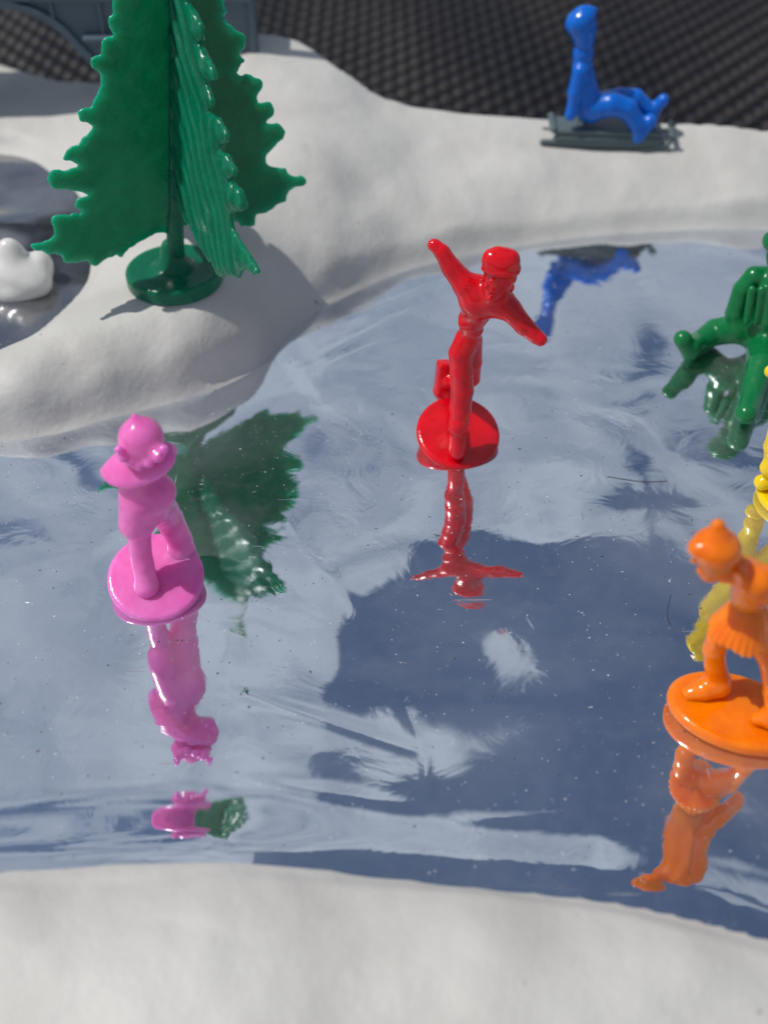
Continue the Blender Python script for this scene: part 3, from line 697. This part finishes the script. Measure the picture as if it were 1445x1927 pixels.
f.c(A(1402, 1105, yw-.35), A(1425, 1140, yw-.35), 11, 9, .12).c(A(1392, 1078, yw-.28), A(1440, 1130, yw-.42), 9, 9, .08)
f.c(A(1395, 1062, yw+.1), A(1455, 1100, yw+.2), 18, 28, .1)
f.e(A(1347, 1050, yw-.2), (36, 36, 34), k=.1).e(A(1335, 1078, yw-.25), (22, 20, 16), k=.12).c(A(1360, 1080, yw-.15), A(1382, 1078, yw-.1), 18, 20, .1)
f.e(A(1305, 1055, yw-.25), (7, 6, 6), k=.08).e(A(1318, 1075, yw-.3), (9, 7, 5), k=.06)
surf('body', f.p, M['orange'], e, 0.026)
# pleated skirt: a flared cone
wa, he = A(1414, 1130, yw), A(1391, 1192, yw-.06); axv = he-wa; hgt = np.linalg.norm(axv); axv = axv/hgt
sx = np.cross(axv, [0, 1, 0]); sx /= np.linalg.norm(sx); sy = np.cross(axv, sx)
def skirt(P):
    q = P-wa; t = q@axv; a_, b2 = q@sx, q@sy; r = np.sqrt((a_)**2+(b2)**2); thn = np.arctan2(b2, a_)
    R_ = (28 + 36*np.clip(t/hgt, 0, 1.1)**0.9)/px(wa) + 0.016*np.sin(thn*26)*np.clip(t/hgt, 0, 1)
    return np.maximum((r-R_)*0.85, np.maximum(-t, t-hgt-0.03*np.sin(thn*5)))
skirt.bb = (np.minimum(wa, he)-.75, np.maximum(wa, he)+.75)
surf('skirt', [(skirt,)], M['orange'], e, 0.026)
f = Fig()
f.e(A(1347, 1032, yw-.2), (48, 46, 40), R=rotm(0, 8, 0), k=.1).c(A(1350, 1000, yw-.18), A(1350, 988, yw-.18), 18, 13, .14).e(A(1308, 1032, yw-.25), (14, 16, 12), k=.1)
surf('bobble_hat', f.p, M['orange'], e, 0.026)

# --- green fallen skater
e_c = G(1440, 690, 0)
e = empty('fallen_skater_figurine', e_c, 'green skater figurine sitting fallen on the ice with legs sprawled and boots up', 'toy figure', SK)
bL = G(1297, 676, .1); yL = bL[1]; bF = G(1402, 790, .17); yF = bF[1]; yH = G(1430, 625, .50)[1]; yK = G(1345, 622, .38)[1]
f = Fig()
f.chain([(A(1430, 625, yH), 34), (A(1385, 618, yH+.05), 28), (A(1345, 625, yK), 25), (A(1312, 645, (yK+yL)/2), 20), (A(1300, 652, yL), 18)], .1)
f.c(A(1284, 638, yL-.05), A(1298, 662, yL), 17, 16, .05).c(A(1275, 632, yL), A(1288, 670, yL+.05), 7, 6, .015)
f.chain([(A(1440, 650, yH-.1), 36), (G(1432, 690, .55), 28), (G(1420, 722, .42), 22), (G(1412, 750, .3), 21), (A(1403, 778, yF), 21)], .1)

f.chain([(A(1448, 522, yH+.2), 22), (A(1418, 520, yH+.15), 19), (A(1396, 545, yH+.1), 18), (A(1382, 590, yH+.05), 18), (A(1388, 612, yH), 20)], .08)
f.chain([(A(1465, 540, yH), 40), (A(1455, 590, yH), 44), (A(1445, 625, yH), 42)], .1)
for uu in (1408, 1426, 1444): f.c(A(uu+6, 545, yH-.2), A(uu-4, 605, yH-.3), 8, 7, .05)
f.chain([(A(1500, 535, yH), 22), (A(1530, 590, yH-.2), 18), (A(1520, 640, yH-.3), 14)], .1)
f.e(A(1474, 480, yH), (32, 30, 36), k=.08).e(A(1470, 455, yH), (36, 34, 22), k=.05)
surf('body', f.p, M['green'], e, 0.03)

# --- yellow skater, mostly beyond the right edge
yc = G(1502, 925, 0.2); r0 = 76/px(yc)
e = empty('skater_figurine', (yc[0], yc[1], 0), 'yellow skater figurine behind the orange one, one arm held out', 'toy figure', SK)
base(e, yc-[0, 0, .06], r0, r0, M['yellow'], rotm(2, 0, 0))
f = Fig(); y = yc[1]; ft = G(1448, 905, .38)
f.chain([(ft, 16), (G(1434, 908, .36), 15)], .05).e(G(1433, 907, .36), (15, 15, 14), k=.03)
f.chain([(A(1452, 885, ft[1]), 15), (A(1458, 840, ft[1]+.05), 21), (A(1475, 790, y), 24), (A(1500, 760, y), 28)], .1)
f.c(A(1447, 880, ft[1]), A(1452, 872, ft[1]), 18, 18, .03)
f.chain([(A(1530, 900, y+.1), 18), (A(1530, 840, y), 20), (A(1512, 770, y), 28)], .1)
f.chain([(A(1505, 760, y), 34), (A(1500, 710, y), 38), (A(1495, 670, y-.1), 34)], .1)
f.chain([(A(1495, 670, y-.1), 26), (A(1468, 690, y-.4), 16), (A(1449, 699, y-.6), 12)], .08)
f.chain([(A(1510, 670, y), 26), (A(1560, 700, y-.2), 18), (A(1590, 720, y-.3), 12)], .08)
f.e(A(1500, 620, y-.1), (32, 30, 36), k=.08).e(A(1500, 600, y-.1), (38, 36, 22), k=.05)
surf('body', f.p, M['yellow'], e, 0.03)

# --- blue child on a grey sled
sp = G(1135, 268, 1.35); gz = ground_at(sp[0], sp[1]); sp = G(1135, 268, gz); gz = ground_at(sp[0], sp[1]); SY = sp[1]
e = empty('toy_sled', (sp[0], SY, gz), 'small dark grey plastic sled on the far snow bank, carrying the blue child', 'toy sled')
pk = px(np.array([sp[0], SY, gz])); zt = gz
def SL(u): return A(u, 240, SY)[0]
x0, x1 = SL(1020), SL(1262); yn, yf_ = SY-0.28, SY+0.42
Rs = rotm(0, 0, -5)
for yy in (yn, yf_):
    dx = 0 if yy < SY else 0.1
    surf('runner', [(cap((x0+dx, yy, zt+.10), (x1+dx-.15, yy-.12, zt+.06), .075, .075),), (cap((x1+dx-.15, yy-.12, zt+.06), (x1+dx+.05, yy-.14, zt+.30), .07, .05), .05), (cap((x0+dx+.35, yy+.0, zt+.2), (x1+dx-.35, yy-.08, zt+.2), .10, .10), .05)], M['sled'], e, 0.03)
surf('seat_board', [(box(((x0+x1)/2-.02, (yn+yf_)/2-.04, zt+.36), ((x1-x0)/2-.30, .44, .07), R=rotm(0, 0, -3), rd=.04),)], M['sled'], e, 0.035)
surf('side_panel', [(box(((SL(1045)+SL(1185))/2, yn-.01, zt+.20), ((SL(1185)-SL(1045))/2, .05, .17), R=rotm(0, 0, -3), rd=.04),)], M['sled'], e, 0.03)
surf('front_rail', [(cap((x1-.05, yn-.12, zt+.30), (x1+.05, yf_-.1, zt+.34), .07, .07),), (cap((x1-.35, SY-.05, zt+.3), (x1+.0, SY-.05, zt+.33), .05, .05), .05)], M['sled'], e, 0.03)
surf('back_rail', [(cap((x0+.25, yn, zt+.42), (x0+.25, yf_, zt+.48), .09, .09),)], M['sled'], e, 0.03)
e = empty('sledding_figurine', (A(1110, 230, SY)[0], SY, zt+.43), 'bright blue child figurine leaning back with head raised, seated on the grey sled', 'toy figure')
f = Fig()
f.chain([(A(1112, 205, SY), 26), (A(1100, 165, SY), 24), (A(1096, 125, SY), 19), (A(1096, 98, SY), 16), (A(1098, 75, SY), 17)], .1)
f.chain([(A(1092, 135, SY-.2), 16), (A(1082, 175, SY-.25), 14), (A(1078, 205, SY-.25), 12), (A(1073, 216, SY-.28), 11)], .08)
f.chain([(A(1100, 135, SY+.2), 16), (A(1096, 180, SY+.3), 13), (A(1095, 214, SY+.3), 11)], .08)
f.chain([(A(1115, 202, SY-.1), 24), (A(1150, 196, SY-.2), 22), (A(1180, 205, SY-.25), 19), (A(1198, 232, SY-.3), 17), (A(1202, 250, SY-.3), 16)], .08)
f.c(A(1198, 258, SY-.32), A(1222, 228, SY-.32), 13, 14, .06)
f.chain([(A(1120, 198, SY+.15), 22), (A(1165, 186, SY+.2), 20), (A(1195, 185, SY+.2), 17), (A(1218, 205, SY+.15), 15), (A(1228, 215, SY+.1), 13)], .08)
f.c(A(1226, 212, SY+.1), A(1247, 188, SY+.1), 12, 11, .06)
f.c(A(1097, 100, SY), A(1096, 106, SY), 20, 19, .03).e(A(1096, 52, SY), (26, 26, 28), k=.1).e(A(1100, 72, SY), (18, 18, 18), k=.1).e(A(1117, 50, SY), (5, 5, 6), k=.08)
surf('body', f.p, M['blue'], e, 0.032)
f = Fig()
f.e(A(1092, 40, SY), (30, 27, 24), R=rotm(0, -35, 0), k=.08).c(A(1104, 26, SY), A(1119, 18, SY), 11, 5, .1).c(A(1095, 20, SY), A(1110, 15, SY), 9, 4, .08)
surf('cap', f.p, M['blue'], e, 0.032)

# --- fine hairs lying on the film
for i, (pts, lab) in enumerate([([(1142, 897), (1170, 902), (1210, 907), (1255, 906)], 'fine dark hair lying on the pond left of the yellow figurine'),
                                ([(1262, 1118), (1257, 1140), (1256, 1158), (1262, 1172)], 'short dark hair on the pond left of the orange figurine')]):
    q = [G(u, v, 0) for u, v in pts]; q = catmull([(a[0], a[1]) for a in q], 6)
    zz = foil_z(q[:, 0], q[:, 1]) + 0.010; V = []; Fc = []; k = 5; rr = 0.0045
    tg = np.gradient(q, axis=0); tg /= np.linalg.norm(tg, axis=1)[:, None]
    for j in range(len(q)):
        for m_ in range(k):
            a_ = 2*math.pi*m_/k; V.append((q[j, 0]-tg[j, 1]*rr*math.cos(a_), q[j, 1]+tg[j, 0]*rr*math.cos(a_), zz[j]+rr*math.sin(a_)))
    for j in range(len(q)-1):
        for m_ in range(k): Fc.append((j*k+m_, j*k+(m_+1) % k, (j+1)*k+(m_+1) % k, (j+1)*k+m_))
    o = link_mesh('hair_strand', V, Fc, HAIR); o['label'] = lab; o['category'] = 'hair'
